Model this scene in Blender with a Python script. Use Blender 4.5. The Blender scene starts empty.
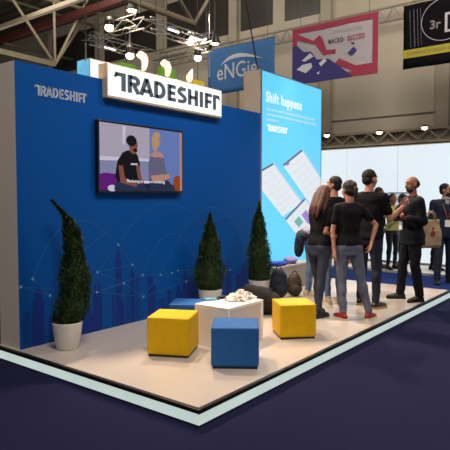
import bpy, bmesh, math, random
from mathutils import Vector as V, Matrix as M, noise
random.seed(7)
R = math.radians
sc = bpy.context.scene
COL = sc.collection

# ------------------------------------------------------------------ camera
cam = bpy.data.cameras.new('camera'); co = bpy.data.objects.new('camera', cam); COL.objects.link(co)
cam.sensor_width = 36; cam.lens = 36*541/450; cam.clip_end = 300
co.location = (0, 0, 1.6)
YAW = 37.9
co.rotation_euler = (R(90)-math.atan(28/541), 0, R(YAW-90))
sc.camera = co
cam.dof.use_dof = True; cam.dof.focus_distance = 5.2; cam.dof.aperture_fstop = 7
# ------------------------------------------------------------------ world, light, exposure
w = bpy.data.worlds.new('world'); sc.world = w; w.use_nodes = True
w.node_tree.nodes['Background'].inputs[0].default_value = (.62, .66, .80, 1)
w.node_tree.nodes['Background'].inputs[1].default_value = .26
sc.view_settings.view_transform = 'Standard'; sc.view_settings.look = 'None'
sc.view_settings.exposure = 0; sc.view_settings.gamma = 1

def lamp(kind, name, loc, power, col, size=.3, target=None, angle=90, blend=.5, sy=None):
    l = bpy.data.lights.new(name, kind); l.energy = power; l.color = col
    if kind == 'AREA':
        l.size = size
        if sy: l.shape = 'RECTANGLE'; l.size_y = sy
    else: l.shadow_soft_size = size
    if kind == 'SPOT': l.spot_size = R(angle); l.spot_blend = blend
    o = bpy.data.objects.new(name, l); COL.objects.link(o); o.location = loc
    if target is not None:
        o.rotation_euler = (V(target)-V(loc)).to_track_quat('-Z', 'Y').to_euler()
    return o
WARM = (1, .79, .58); HALLC = (1, .90, .78)
# floodlights hung over the back wall, hall lamps above, added fills for the hall
lamp('SPOT', 'stand_floodlight', (4.15, 4.95, 4.1), 600, WARM, .07, (4.0, 2.9, 0), 85)
lamp('SPOT', 'stand_floodlight', (5.65, 4.95, 4.1), 800, WARM, .07, (5.6, 2.8, 0), 85)
lamp('SPOT', 'stand_floodlight', (7.9, 4.5, 4.3), 560, WARM, .07, (7.4, 2.6, 0), 85)
lamp('AREA', 'hall_light', (1.0, -.5, 8.5), 520, HALLC, 2, (3.5, 4, 0))
lamp('AREA', 'hall_light', (9, -1, 8.5), 240, HALLC, 2, (8, 3.5, 0))
lamp('AREA', 'hall_light', (13, 3, 12), 2300, HALLC, 6, (25, 7, 5))  # added fill aimed at the far wall to brighten it
lamp('AREA', 'hall_light', (14, 18, 12), 700, HALLC, 6, (25, 19, 6))  # second added fill, for the left part of the far wall
lamp('AREA', 'roof_bounce_fill', (12, 22, 6.5), 520, HALLC, 12, (12, 22, 20))  # added upward fill, stands in for light bounced onto the roof
lamp('SPOT', 'wall_washer', (5.0, 2.5, 5.2), 230, (.72, .86, 1), .3, (5.1, 4.7, 1.7), 70, 1)

# ------------------------------------------------------------------ materials
def rgb(h):
    h = h.lstrip('#'); c = [int(h[i:i+2], 16)/255 for i in (0, 2, 4)]
    return tuple(x/12.92 if x <= .04045 else ((x+.055)/1.055)**2.4 for x in c)+(1,)
MC = {}
def mat(name, color, rough=.6, metal=0, var=.06, scale=30, bump=.0, bscale=None, emit=0, spec=.5, sheen=0, coord='Object'):
    if name in MC: return MC[name]
    m = bpy.data.materials.new(name); m.use_nodes = True; MC[name] = m
    nt = m.node_tree; b = nt.nodes['Principled BSDF']
    c = rgb(color) if isinstance(color, str) else color
    b.inputs['Roughness'].default_value = rough; b.inputs['Metallic'].default_value = metal
    b.inputs['Specular IOR Level'].default_value = spec
    tc = nt.nodes.new('ShaderNodeTexCoord')
    n = nt.nodes.new('ShaderNodeTexNoise'); n.inputs['Scale'].default_value = scale; n.inputs['Detail'].default_value = 4
    nt.links.new(tc.outputs[coord], n.inputs['Vector'])
    r = nt.nodes.new('ShaderNodeValToRGB'); r.color_ramp.elements[0].position = .3; r.color_ramp.elements[1].position = .7
    r.color_ramp.elements[0].color = tuple(x*(1-var) for x in c[:3])+(1,)
    r.color_ramp.elements[1].color = tuple(min(1, x*(1+var)) for x in c[:3])+(1,)
    nt.links.new(n.outputs['Fac'], r.inputs['Fac']); nt.links.new(r.outputs['Color'], b.inputs['Base Color'])
    if emit:
        nt.links.new(r.outputs['Color'], b.inputs['Emission Color']); b.inputs['Emission Strength'].default_value = emit
        for l in list(b.inputs['Base Color'].links): nt.links.remove(l)
        b.inputs['Base Color'].default_value = tuple(x*.12 for x in c[:3])+(1,)      # a lit diffuser: mostly its own light
    if sheen: b.inputs['Sheen Weight'].default_value = sheen
    if bump:
        n2 = nt.nodes.new('ShaderNodeTexNoise'); n2.inputs['Scale'].default_value = bscale or scale
        n2.inputs['Detail'].default_value = 6
        nt.links.new(tc.outputs[coord], n2.inputs['Vector'])
        bp = nt.nodes.new('ShaderNodeBump'); bp.inputs['Strength'].default_value = bump; bp.inputs['Distance'].default_value = .02
        nt.links.new(n2.outputs['Fac'], bp.inputs['Height']); nt.links.new(bp.outputs['Normal'], b.inputs['Normal'])
    return m

# ------------------------------------------------------------------ mesh helpers
class MB:
    def __init__(s): s.v = []; s.f = []; s.mi = []
    def add(s, vs, fs, mi=0):
        o = len(s.v); s.v += [tuple(x) for x in vs]; s.f += [tuple(i+o for i in f) for f in fs]; s.mi += [mi]*len(fs); return s
    def box(s, x0, x1, y0, y1, z0, z1, mi=0):
        vs = [(x, y, z) for z in (z0, z1) for (x, y) in ((x0, y0), (x1, y0), (x1, y1), (x0, y1))]
        return s.add(vs, [(3, 2, 1, 0), (4, 5, 6, 7), (0, 1, 5, 4), (1, 2, 6, 5), (2, 3, 7, 6), (3, 0, 4, 7)], mi)
    def tube(s, pts, r, n=8, mi=0, closed=False):
        pts = [V(p) for p in pts]; rr = r if isinstance(r, (list, tuple)) else [r]*len(pts)
        up = None; rings = []
        for i, p in enumerate(pts):
            a = pts[max(i-1, 0)]; b = pts[min(i+1, len(pts)-1)]
            t = (b-a).normalized() if (b-a).length > 1e-9 else V((0, 0, 1))
            if up is None:
                up = t.orthogonal().normalized()
            else:
                up = (up-t*up.dot(t)); up = up.normalized() if up.length > 1e-6 else t.orthogonal().normalized()
            q = t.cross(up)
            rings.append([p+(up*math.cos(2*math.pi*k/n)+q*math.sin(2*math.pi*k/n))*rr[i] for k in range(n)])
        vs = [v for g in rings for v in g]; fs = []
        for i in range(len(rings)-1):
            for k in range(n):
                a = i*n+k; b = i*n+(k+1) % n; fs.append((a, b, b+n, a+n))
        fs.append(tuple(range(n-1, -1, -1))); fs.append(tuple(range((len(rings)-1)*n, len(rings)*n)))
        return s.add(vs, fs, mi)
    def lathe(s, prof, c=(0, 0, 0), n=32, mi=0):
        c = V(c); vs = []; fs = []
        for r, z in prof:
            for k in range(n):
                a = 2*math.pi*k/n; vs.append(c+V((r*math.cos(a), r*math.sin(a), z)))
        for i in range(len(prof)-1):
            for k in range(n):
                a = i*n+k; b = i*n+(k+1) % n; fs.append((a, b, b+n, a+n))
        fs.append(tuple(range(n-1, -1, -1))); fs.append(tuple(range((len(prof)-1)*n, len(prof)*n)))
        return s.add(vs, fs, mi)
    def prism(s, poly, fn, d0, d1, mi=0):
        """poly in 2-D; fn(u, v, d) -> point; extruded from d0 to d1"""
        n = len(poly)
        vs = [fn(u, v, d0) for u, v in poly]+[fn(u, v, d1) for u, v in poly]
        fs = [tuple(range(n)), tuple(range(2*n-1, n-1, -1))]
        fs += [((i+1) % n, i, i+n, (i+1) % n+n) for i in range(n)]
        return s.add(vs, fs, mi)
    def rings(s, rg, mi=0):
        n = len(rg[0]); vs = [v for g in rg for v in g]; fs = []
        for i in range(len(rg)-1):
            for k in range(n):
                a = i*n+k; b = i*n+(k+1) % n; fs.append((a, b, b+n, a+n))
        fs.append(tuple(range(n-1, -1, -1))); fs.append(tuple(range((len(rg)-1)*n, len(rg)*n)))
        return s.add(vs, fs, mi)
    def ell(s, c, r, rot=None, nu=16, nv=10, mi=0):
        c = V(c); r = V(r) if not isinstance(r, (int, float)) else V((r, r, r)); rg = []
        for j in range(nv+1):
            ph = -math.pi/2+math.pi*j/nv; cr = max(math.cos(ph), .02)
            g = []
            for k in range(nu):
                a = 2*math.pi*k/nu; p = V((cr*math.cos(a)*r.x, cr*math.sin(a)*r.y, math.sin(ph)*r.z))
                if rot: p = rot @ p
                g.append(c+p)
            rg.append(g)
        return s.rings(rg, mi)
    def cap(s, a, b, ra, rb, flat=None, n=12, mi=0):
        """tapered capsule a->b; flat=(axis vector, factor) squeezes the section along that axis"""
        a = V(a); b = V(b); t = (b-a); L = t.length; t = t/L if L > 1e-9 else V((0, 0, 1))
        u = t.orthogonal().normalized()
        if flat:
            fv = V(flat[0]); fv = fv-t*fv.dot(t)
            if fv.length > 1e-4: u = fv.normalized()
        q = t.cross(u); fu = flat[1] if flat else 1
        st = []
        for k in range(4):
            al = math.pi/2*k/4; st.append((a-t*ra*math.cos(al), ra*max(math.sin(al), .05)))
        st.append((a, ra)); st.append((b, rb))
        for k in range(1, 5):
            al = math.pi/2*k/4; st.append((b+t*rb*math.sin(al), rb*max(math.cos(al), .05)))
        rg = [[p+(u*math.cos(2*math.pi*k/n)*fu+q*math.sin(2*math.pi*k/n))*r for k in range(n)] for p, r in st]
        return s.rings(rg, mi)
    def build(s, name, mats, parent=None, smooth=False, bevel=0, seg=2, auto=False, xf=None, remesh=0, sm=0, disp=0, dscale=30, flatz=None, fix=False):
        me = bpy.data.meshes.new(name)
        vs = [tuple(xf(V(v))) for v in s.v] if xf else s.v
        me.from_pydata(vs, [], s.f)
        for m in (mats if isinstance(mats, (list, tuple)) else [mats]): me.materials.append(m)
        for p, i in zip(me.polygons, s.mi): p.material_index = i
        if fix:
            bm = bmesh.new(); bm.from_mesh(me); bmesh.ops.recalc_face_normals(bm, faces=bm.faces); bm.to_mesh(me); bm.free()
        me.update()
        o = bpy.data.objects.new(name, me); COL.objects.link(o)
        if remesh:
            md = o.modifiers.new('r', 'REMESH'); md.mode = 'VOXEL'; md.voxel_size = remesh; md.use_smooth_shade = True
            if sm:
                md = o.modifiers.new('s', 'SMOOTH'); md.factor = .5; md.iterations = sm
            dg = bpy.context.evaluated_depsgraph_get(); dg.update()
            m2 = bpy.data.meshes.new_from_object(o.evaluated_get(dg)); o.modifiers.clear()
            o.data = m2; bpy.data.meshes.remove(me); me = m2
            if not me.materials:
                me.materials.append(mats if not isinstance(mats, (list, tuple)) else mats[0])
            if disp:
                me.update()
                nn = [v.normal.copy() for v in me.vertices]
                for v, q in zip(me.vertices, nn): v.co += q*disp*noise.noise(v.co*dscale)
            if flatz is not None:
                for v in me.vertices:
                    if v.co.z < flatz: v.co.z = flatz
            smooth = True
        if bevel:
            md = o.modifiers.new('b', 'BEVEL'); md.width = bevel; md.segments = seg; md.limit_method = 'ANGLE'; md.angle_limit = R(40)
        if smooth:
            for p in me.polygons: p.use_smooth = True
        if parent: o.parent = parent
        return o
def tag(o, label=None, cat=None, group=None, kind=None):
    if label: o['label'] = label
    if cat: o['category'] = cat
    if group: o['group'] = group
    if kind: o['kind'] = kind
    return o
def thing(name, loc, label, cat, rz=0, group=None):
    o = bpy.data.objects.new(name, None); COL.objects.link(o); o.location = loc; o.rotation_euler = (0, 0, rz)
    o.empty_display_size = .1
    return tag(o, label, cat, group)
def struct(o): o['kind'] = 'structure'; return o
def copy_tree(o, loc, rz, label):
    c = o.copy(); COL.objects.link(c); c.location = loc; c.rotation_euler = (0, 0, rz); c['label'] = label
    for ch in list(o.children):
        d = ch.copy(); COL.objects.link(d); d.parent = c
        for g in list(ch.children):
            e = g.copy(); COL.objects.link(e); e.parent = d
    return c

# lettering: strokes for the stand logo, and the built-in font for the rest
def arc(cx, cy, rx, ry, a0, a1, n=10):
    return [(cx+rx*math.cos(R(a0+(a1-a0)*i/n)), cy+ry*math.sin(R(a0+(a1-a0)*i/n))) for i in range(n+1)]
def strip(pts, t):
    """outline quads of a polyline with thickness t (mitred)"""
    P = [V((x, y, 0)) for x, y in pts]; L = []; Rr = []
    for i, p in enumerate(P):
        d0 = (P[i]-P[i-1]).normalized() if i else None
        d1 = (P[i+1]-P[i]).normalized() if i < len(P)-1 else None
        if d0 is None: d0 = d1
        if d1 is None: d1 = d0
        n0 = V((-d0.y, d0.x, 0)); n1 = V((-d1.y, d1.x, 0)); m = (n0+n1)
        m = m.normalized() if m.length > 1e-6 else n0
        k = 1/max(.5, m.dot(n0)); L.append(p+m*t/2*k); Rr.append(p-m*t/2*k)
    return [[L[i], Rr[i], Rr[i+1], L[i+1]] for i in range(len(P)-1)]
def logo_quads(t=.215):
    h = t/2; T = 1-h; out = []; x = 0
    def L(paths, wd, gap=.13):
        nonlocal x
        for p in paths:
            for q in strip([(a+x, b) for a, b in p], t): out.append([(v.x, v.y) for v in q])
        x += wd+gap
    L([[(0, T), (.42, T), (.42, 0)], [(0, T-.04), (.10, T-.12)]], .42+h, .10)
    L([[(h, 0), (h, 1)], [(h, T)]+arc(.34, .70, .20, .30-h, 90, -90)+[(h, .40+h)], [(.34, .42), (.56, 0)]], .62, .03)
    L([[(.04, 0), (.34, 1)], [(.34, 1), (.64, 0)], [(.14, .27), (.54, .27)]], .68, .08)
    L([[(h, 0), (h, 1)], [(h, T)]+arc(.27, .5, .28, .5-h, 90, -90)+[(h, h)]], .64)
    L([[(h, 0), (h, 1)], [(h, T), (.5, T)], [(h, .5), (.46, .5)], [(h, h), (.5, h)]], .5, .10)
    L([[(.52, T), (.28, T)]+arc(.28, .72, .17, .28-h, 90, 250, 8)+arc(.30, .29, .18, .29-h, 60, -90, 8)+[(.04, h)]], .54)
    L([[(h, 0), (h, 1)], [(.55, 0), (.55, 1)], [(h, .5), (.55, .5)]], .55+h)
    L([[(h, 0), (h, 1)]], t)
    L([[(h, 0), (h, 1)], [(h, T), (.5, T)], [(h, .46), (.46, .46)]], .5, .08)
    L([[(h, 0), (h, T), (.46, T)], [(.46, T-.04), (.38, T-.12)]], .46, 0)
    return out, x
def logo(name, fn, width, height, m, parent, d0, d1, t=.215):
    q, tot = logo_quads(t); b = MB()
    for k in q: b.prism([(u/tot*width, v*height) for u, v in k], fn, d0, d1)
    return b.build(name, m, parent, fix=True)
def text(name, s, size, m, parent, loc, rot, off=0.0, depth=.001, sx=1, align='LEFT', space=1):
    c = bpy.data.curves.new(name, 'FONT'); c.body = s; c.size = size; c.extrude = depth; c.offset = off; c.align_x = align; c.space_character = space
    c.resolution_u = 3
    o = bpy.data.objects.new('t', c); COL.objects.link(o)
    dg = bpy.context.evaluated_depsgraph_get(); dg.update()
    me = bpy.data.meshes.new_from_object(o.evaluated_get(dg)); bpy.data.objects.remove(o); me.name = name
    me.materials.clear(); me.materials.append(m)
    for v in me.vertices: v.co.x *= sx
    p = bpy.data.objects.new(name, me); COL.objects.link(p); p.location = loc; p.rotation_euler = rot
    if parent: p.parent = parent
    return p
FRONT = (R(90), 0, 0)             # writing that faces -Y (towards the aisle)
LEFTW = (R(90), 0, R(-90))        # writing that faces -X

S = .13                           # height of the raised stand floor
WY = 4.711                        # face of the blue wall
# ------------------------------------------------------------------ hall shell
carpet = mat('hall_carpet', '#19193a', .95, var=.16, scale=220, bump=.25, bscale=400, spec=.1)
floor = MB().box(-8, 26, -25, 45, -.1, 0).build('floor', carpet); struct(floor)
hallwall = mat('painted_hall_wall', '#aba292', .9, var=.07, scale=.35)
pil = mat('hall_pilaster', '#9a9180', .85, var=.08, scale=.8)
darkwin = mat('dark_hall_glazing', '#33302b', .4, var=.3, scale=.6)
fw_ = struct(MB().box(25, 25.3, -25, 60, 0, 14.5).build('wall_right', hallwall))
b = MB()
for y in (12.9, 7.2, 18.7, 24.5, 30.5, 36.5, 1.5): b.box(24.7, 25, y-.28, y+.28, 0, 14)
b.build('pilaster', pil, fw_)
b = MB()
for y0, y1 in ((13.3, 15.4), (16.2, 18.3), (19.2, 24), (25, 30), (31, 36)): b.box(24.93, 25, y0, y1, 10.9, 13.6)
b.build('glazing_band', darkwin, fw_)
MB().box(24.95, 25, -25, 60, 5.36, 5.42).build('cladding_joint', mat('joint', '#5c564a'), fw_)
# low roof edge above the bright booth wall
gal = MB(); gal.box(24.0, 24.65, -25, 16, 4.02, 4.10); gal.box(24.0, 24.65, -25, 16, 4.52, 4.62)
y = -10
while y < 16:
    gal.tube([(24.05, y, 4.1), (24.05, y+.45, 4.52)], .05, 5); gal.tube([(24.05, y+.45, 4.52), (24.05, y+.9, 4.1)], .05, 5); y += .9
gal.box(24.4, 24.65, -25, 16, 4.08, 4.54)
gal.build('service_gallery', mat('gallery_metal', '#8a8270', .7, var=.12, scale=3), fw_)
MB().box(24.0, 24.9, -25, 16, 3.98, 4.02).build('gallery_soffit', mat('soffit', '#a9a08c'), fw_)
back = struct(MB().box(-8, 25, 44, 44.3, 0, 14.5).build('wall_back', mat('dark_hall_wall', '#5a5040', .9, var=.15, scale=.5)))
ceilm = mat('corrugated_roof', '#6a6050', .9, var=.15, scale=.7)
ceil = MB().box(-8, 60, -25, 60, 14.5, 14.7)
xx = -8
while xx < 30: ceil.box(xx, xx+.25, -5, 60, 14.38, 14.5); xx += 1.1
ceil = struct(ceil.build('ceiling', ceilm))
steel = mat('painted_roof_steel', '#7d735e', .7, var=.1, scale=3)
redm = mat('red_sprinkler_pipe', '#3a0f0a', .6, var=.15, scale=3)
def pt(a, b, m, r=.09, name='roof_truss'):
    MB().tube([a, b], r, 8).build(name, m, ceil, smooth=True)
def rtruss(y, x0, x1, zb, zt, step, off, r=.13):
    t = MB(); t.tube([(x0, y, zb), (x1, y, zb)], r*1.25, 8)
    t.tube([(x0, y-1.4, zt), (x1, y-1.4, zt)], r, 6); t.tube([(x0, y+1.4, zt), (x1, y+1.4, zt)], r, 6)
    x = off
    while x < x1:
        if x > x0:
            for sy in (-1.4, 1.4):
                for dx in (-step/2, 0, step/2):
                    if dx == 0 and sy > 0: continue
                    t.tube([(x, y, zb), (x+dx, y+sy, zt)], r*.62, 6)
        x += step
    t.build('roof_truss', steel, ceil, smooth=True)
def bars(name, r, segs):
    for a, c in segs: pt(a, c, steel, r, name)
N1 = (15.83, 22.7, 8.0); N2 = (15.38, 13.43, 8.0)
bars('roof_truss_chord', .12, [((-2, 22.7, 8.25), N1), ((8.8, 13.43, 8.0), N2)])
bars('roof_truss_strut', .065, [(N1, (12.2, 22.7, 12.1)), (N1, (15.82, 22.7, 11.0)), (N1, (18.9, 22.7, 13.6)), (N1, (20.0, 25.5, 12.0)), (N2, (11.6, 13.43, 11.2)), (N2, (17.9, 13.43, 11.4)), (N2, (15.4, 16.5, 12.5))])
bars('roof_truss_chord', .09, [((3, 22.7, 10.4), (20.5, 22.7, 11.2)), ((3, 33, 11.5), (24.5, 33, 11.5)), ((3, 30, 13.2), (24.5, 30, 13.2))])
lat = MB(); yy = 4.0; lat.tube([(24.2, 4, 9.55), (24.2, 24, 9.55)], .05, 6); lat.tube([(24.2, 4, 10.15), (24.2, 24, 10.15)], .05, 6)
while yy < 24: lat.tube([(24.2, yy, 9.55), (24.2, yy+.35, 10.15)], .03, 4); lat.tube([(24.2, yy+.35, 10.15), (24.2, yy+.7, 9.55)], .03, 4); yy += .7
lat.build('lattice_girder', mat('girder_grey', '#7d776b', .7), fw_)
for x in (-2, 3.5, 9, 14.5, 20): MB().tube([(x, -5, 13.6), (x, 44, 13.6)], .17, 8).build('roof_purlin', steel, ceil, smooth=True)
MB().box(16.65, 17.0, -5, 44, 10.35, 10.65).build('sprinkler_pipe', redm, ceil)
MB().box(13.5, 13.68, -5, 44, 9.28, 9.45).build('roof_beam', mat('pale_steel', '#7d7462', .7), ceil)
lampw = mat('warm_lamp_glass', (1, .78, .45, 1), emit=9, var=0); lampc = mat('cool_lamp_glass', (1, .97, .95, 1), emit=14, var=0)
blk = mat('black_lamp_housing', '#151515', .5)
def bay(loc, label, r=.2, m=lampw):
    t = thing('hall_light', loc, label, 'ceiling lamp', group='round lamps hanging in the hall')
    MB().lathe([(.04, .5), (r*.5, .42), (r*1.1, .06), (r*1.05, 0), (r*1.0, .05), (r*.45, .38), (.02, .44)], n=20).build('lamp_shade', blk, t, smooth=True)
    MB().ell((0, 0, .06), (r*.92, r*.92, r*.5)).build('bulb', m, t, smooth=True)
    MB().tube([(0, 0, .48), (0, 0, 14.3-loc[2])], .015, 5).build('cable', blk, t)
bay((16.23, 17.7, 9.58), 'round warm lamp high near the roof steelwork, above the lighting truss', .24)
bay((16.33, 13.2, 7.43), 'round warm lamp hanging just left of the blue banner with the white arc', .19)
for y, z, lb in ((11.98, 4.52, 'small warm lamp under the gallery, left one nearest the tall blue lit tower'), (9.42, 4.47, 'small warm lamp under the gallery, middle one above the man in black tee'), (7.45, 4.52, 'small warm lamp under the gallery, right one below the black banner')):
    t = thing('gallery_lamp', (23.2, y, z), lb, 'lamp', group='small warm lamps along the hall gallery')
    MB().lathe([(.04, .10), (.10, .08), (.125, 0), (.10, .01), (.02, .07)], n=16).build('lamp_shade', blk, t, smooth=True)
    MB().ell((0, 0, -.02), (.125, .125, .09)).build('bulb', lampw, t, smooth=True)
    MB().tube([(0, 0, .08), (.5, 0, .10), (.82, 0, .10)], .015, 6).build('bracket', steel, t)

# ------------------------------------------------------------------ hanging banners (plane X = 20, face -X)
def banner(y0, y1, z0, z1, base, label, name='hanging_banner', x=20):
    t = thing(name, (x, (y0+y1)/2, z0), label, 'banner')
    h = z1-z0; w2 = (y0-y1)/2
    n = 16; vs = []; fs = []
    for j in range(9):
        for i in range(n+1):
            u = -w2+2*w2*i/n; vs.append((.02*math.sin(i*1.3)*(1-j/8)+.012*math.sin(i*.7+j), u, h*j/8))
    for j in range(8):
        for i in range(n):
            a = j*(n+1)+i; fs.append((a, a+1, a+n+2, a+n+1))
    b = MB().add(vs, fs); o = b.build('cloth', base, t, smooth=True)
    md = o.modifiers.new('s', 'SOLIDIFY'); md.thickness = .012
    MB().tube([(0, -w2-.05, h), (0, w2+.05, h)], .03, 8).build('hanging_pole', steel, t)
    for u in (-w2*.8, w2*.8): MB().tube([(0, u, h), (0, u, 14.4-z0)], .012, 5).build('cable', blk, t)
    # fn maps banner coordinates (u from the left seen from the stand, v up) to its face
    def fn(u, v, d): return V((-.035-d, w2-u, v))
    return t, fn, 2*w2, h
t, fn, bw, bh = banner(16.6, 12.85, 6.40, 8.52, mat('blue_banner_cloth', '#265688', .8, var=.06, scale=2), 'blue hanging banner with white arc and energy company lettering')
wh = mat('white_banner_print', '#a4a6ac', .8)
b = MB(); P = [(bw*.22+i/18*bw*.62, bh*.60+math.sin(math.pi*(i/18)**.75)*bh*.20) for i in range(19)]
Q = [(bw*.22+i/18*bw*.62, bh*.60+math.sin(math.pi*(i/18)**.75)*bh*.115) for i in range(19)]
for i in range(18): b.prism([P[i], Q[i], Q[i+1], P[i+1]], fn, 0, .004)
b.build('white_arc', wh, t, fix=True)
text('lettering', 'eNGie', 1.0, wh, t, fn(bw*.15, bh*.30, 0), LEFTW, .004, .002, .86)

t, fn, bw, bh = banner(11.95, 8.2, 6.30, 8.60, mat('cream_banner_cloth', '#8a8488', .8, var=.05, scale=2), 'red bordered white hanging banner with blue corner and printed slogan')
rd = mat('crimson_print', '#7c1c36', .8); bl = mat('violet_blue_print', '#221d58', .8); gr = mat('grey_print', '#8c8890', .8)
b = MB(); bd = .22
for q in ([(0, 0), (bw, 0), (bw, bd), (0, bd)], [(0, bh-bd), (bw, bh-bd), (bw, bh), (0, bh)], [(0, bd), (bd, bd), (bd, bh-bd), (0, bh-bd)], [(bw-bd, bd), (bw, bd), (bw, bh-bd), (bw-bd, bh-bd)]): b.prism(q, fn, 0, .003)
b.prism([(bd, bh-.22), (1.0, bh-.62), (1.25, bh-.45), (1.38, bh-.55), (1.6, bh-1.1), (2.0, bh-1.12), (2.0, bh-1.27), (1.45, bh-1.28), (1.1, bh-.78), (bd, bh-.48)], fn, .003, .006)
b.prism([(1.95, .62), (2.75, .22), (bw-bd, .22), (bw-bd, .42), (2.85, .42), (2.15, .80)], fn, .003, .006)
b.build('crimson_border', rd, t, fix=True)
MB().prism([(0, 0), (2.75, .0), (2.2, .45), (1.7, .85), (1.15, .9), (.9, 1.25), (.55, 1.3), (.2, 1.62), (0, 1.6)], fn, .006, .009).build('blue_corner', bl, t, fix=True)
b = MB()
for q in ([(.45, .95), (.85, 1.2), (1.0, 1.05), (.62, .9)], [(.22, .62), (.65, .42), (.95, .62), (.9, .8), (.5, .78)], [(1.25, .72), (1.5, .9), (1.6, .78), (1.35, .6)], [(1.15, .35), (1.3, .42), (1.25, .28)]): b.prism(q, fn, .009, .012)
b.build('white_figures', wh, t, fix=True)
MB().prism([(2.5, .95), (2.75, 1.15), (2.9, 1.0), (2.7, .8)], fn, 0, .004).prism([(2.62, 1.35), (2.8, 1.3), (2.75, 1.22)], fn, 0, .004).build('small_figures', bl, t, fix=True)
text('lettering', 'MACRO-', .28, mat('dark_print', '#17131a', .8), t, fn(1.66, 1.42, 0), LEFTW, .005, .002, .56, space=1.25)
text('lettering', 'SUCCESS', .28, rd, t, fn(2.50, 1.42, 0), LEFTW, .005, .002, .52, space=1.28)
text('lettering', 'OPTIMISE FOR', .16, gr, t, fn(1.8, 1.80, 0), LEFTW, 0, .002, 1.3)
text('lettering', 'MKTG', .12, gr, t, fn(2.9, .62, 0), LEFTW, 0, .002)

t, fn, bw, bh = banner(7.25, 3.4, 6.29, 8.60, mat('black_banner_cloth', '#0c0b0e', .95, var=.2, scale=2, spec=.05), 'black hanging banner with yellow band and pale circle at right edge')
MB().prism([(0, .38), (bw, .38), (bw, .68), (0, .68)], fn, 0, .004).build('yellow_band', mat('yellow_print', '#7c7412', .8), t, fix=True)
b = MB(); C0 = (1.45, 1.55)
for i in range(40):
    a, c = 2*math.pi*i/40, 2*math.pi*(i+1)/40
    b.prism([(C0[0]+.78*math.cos(a), C0[1]+.72*math.sin(a)), (C0[0]+.80*math.cos(a), C0[1]+.74*math.sin(a)), (C0[0]+.80*math.cos(c), C0[1]+.74*math.sin(c)), (C0[0]+.78*math.cos(c), C0[1]+.72*math.sin(c))], fn, 0, .004)
b.build('pale_circle', gr, t, fix=True)
text('lettering', '3r', .42, mat('dim_grey_print', '#5c5a5e', .8), t, fn(.95, 1.28, 0), LEFTW, .01, .002)
text('lettering', '[D', .72, gr, t, fn(1.42, 1.25, 0), LEFTW, .01, .002)
b = MB()
for u, du in ((.42, .03), (.55, .02), (.28, .015), (.66, .015)): b.prism([(u, .75), (u+du, .75), (u+du*.6-.05, 2.1), (u-.06, 2.1)], fn, 0, .003)
b.build('pale_streaks', mat('streak_print', '#3a3a48', .8), t, fix=True)
text('lettering', 'EXPERIENCE DESIGN & ENGINEERING', .15, mat('olive_print', '#3c380c', .8), t, fn(.15, .48, .004), LEFTW, 0, .002)

# speaker on a drop pole left of the blue banner
t = thing('hanging_loudspeaker', (18.0, 15.0, 7.9), 'small black loudspeaker hanging on a pole above the blue banner', 'loudspeaker')
MB().box(-.18, .18, -.16, .16, 0, .55).build('cabinet', blk, t, bevel=.03)
MB().box(-.1, .1, -.42, .42, .55, .66).build('crossbar', blk, t)
MB().tube([(0, 0, .6), (0, 0, 6.4)], .045, 8).build('drop_pole', blk, t)
tag(MB().tube([(7.39, 5.35, 5.0), (7.62, 5.35, 4.3), (7.86, 5.35, 3.56)], .012, 6).build('suspension_cable', blk), 'thin dark cable running down to the top of the blue lit tower', 'cable')

# ------------------------------------------------------------------ stand platform
plat = thing('stand_platform', (2.78, 2.39, 0), 'raised white exhibition floor with glowing edge strip on dark carpet', 'platform')
X0, X1, Y0, Y1 = 2.78, 8.90, 2.39, 5.075
lw, ld = X1-X0, Y1-Y0
lam = mat('glossy_white_floor', '#bcb0a6', .28, var=.03, scale=4, spec=.45)
o = MB().box(.035, lw-.035, .035, ld-.02, .02, S).build('floor_panel', lam, plat)
trim = mat('dark_edge_trim', '#26211f', .35, metal=.5)
b = MB(); b.box(0, lw, 0, .035, .098, S); b.box(0, .035, .035, ld, .098, S); b.box(lw-.035, lw, .035, ld, .098, S)
b.box(0, lw, .012, .035, 0, .016); b.box(.012, .035, .035, ld, 0, .016)
b.build('edge_trim', trim, plat, bevel=.003)
strip_m = mat('lit_edge_strip', (.62, .74, .70, 1), .4, var=.05, scale=3, emit=.80)
b = MB(); b.box(.008, lw-.008, .008, .035, .016, .098); b.box(.008, .035, .035, ld, .016, .098); b.box(lw-.035, lw-.008, .035, ld, .016, .098)
b.build('light_strip', strip_m, plat)

# ------------------------------------------------------------------ blue wall
blue = mat('blue_printed_panel', '#004994', .6, var=.035, scale=.9, spec=.12)
beige = mat('unpainted_panel_side', '#b8aca0', .8, var=.04, scale=2)
wall = thing('display_wall', (2.84, WY, S), 'long blue exhibition wall with skyline print, standing on the white floor', 'wall')
WL = 6.95-2.84; WT = 2.88-S; SX0, SX1, SZ = 3.883-2.84, 5.879-2.84, 2.68-S
fnw = lambda u, v, d: V((u, d, v))
b = MB()
b.prism([(0, 0), (WL-.002, 0), (WL-.002, WT), (SX1+.003, WT), (SX1+.003, SZ-.003), (SX0-.003, SZ-.003), (SX0-.003, WT), (0, WT)], fnw, 0, .076)
b.box(0, WL-.002, .078, .344, 0, WT, 1)
o = b.build('wall_panel', [blue, mat('brightened_wall_side', '#dccdba', .8, var=.03, scale=2)], wall, fix=True)  # side colour raised to make up for missing light from the left
for p in o.data.polygons:
    if abs(p.normal.y) < .5: p.material_index = 1
MB().box(WL-.045, WL-.004, -.002, 0, 0, WT).build('edge_profile', mat('grey_profile', '#2b4a7c', .5), wall)
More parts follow.
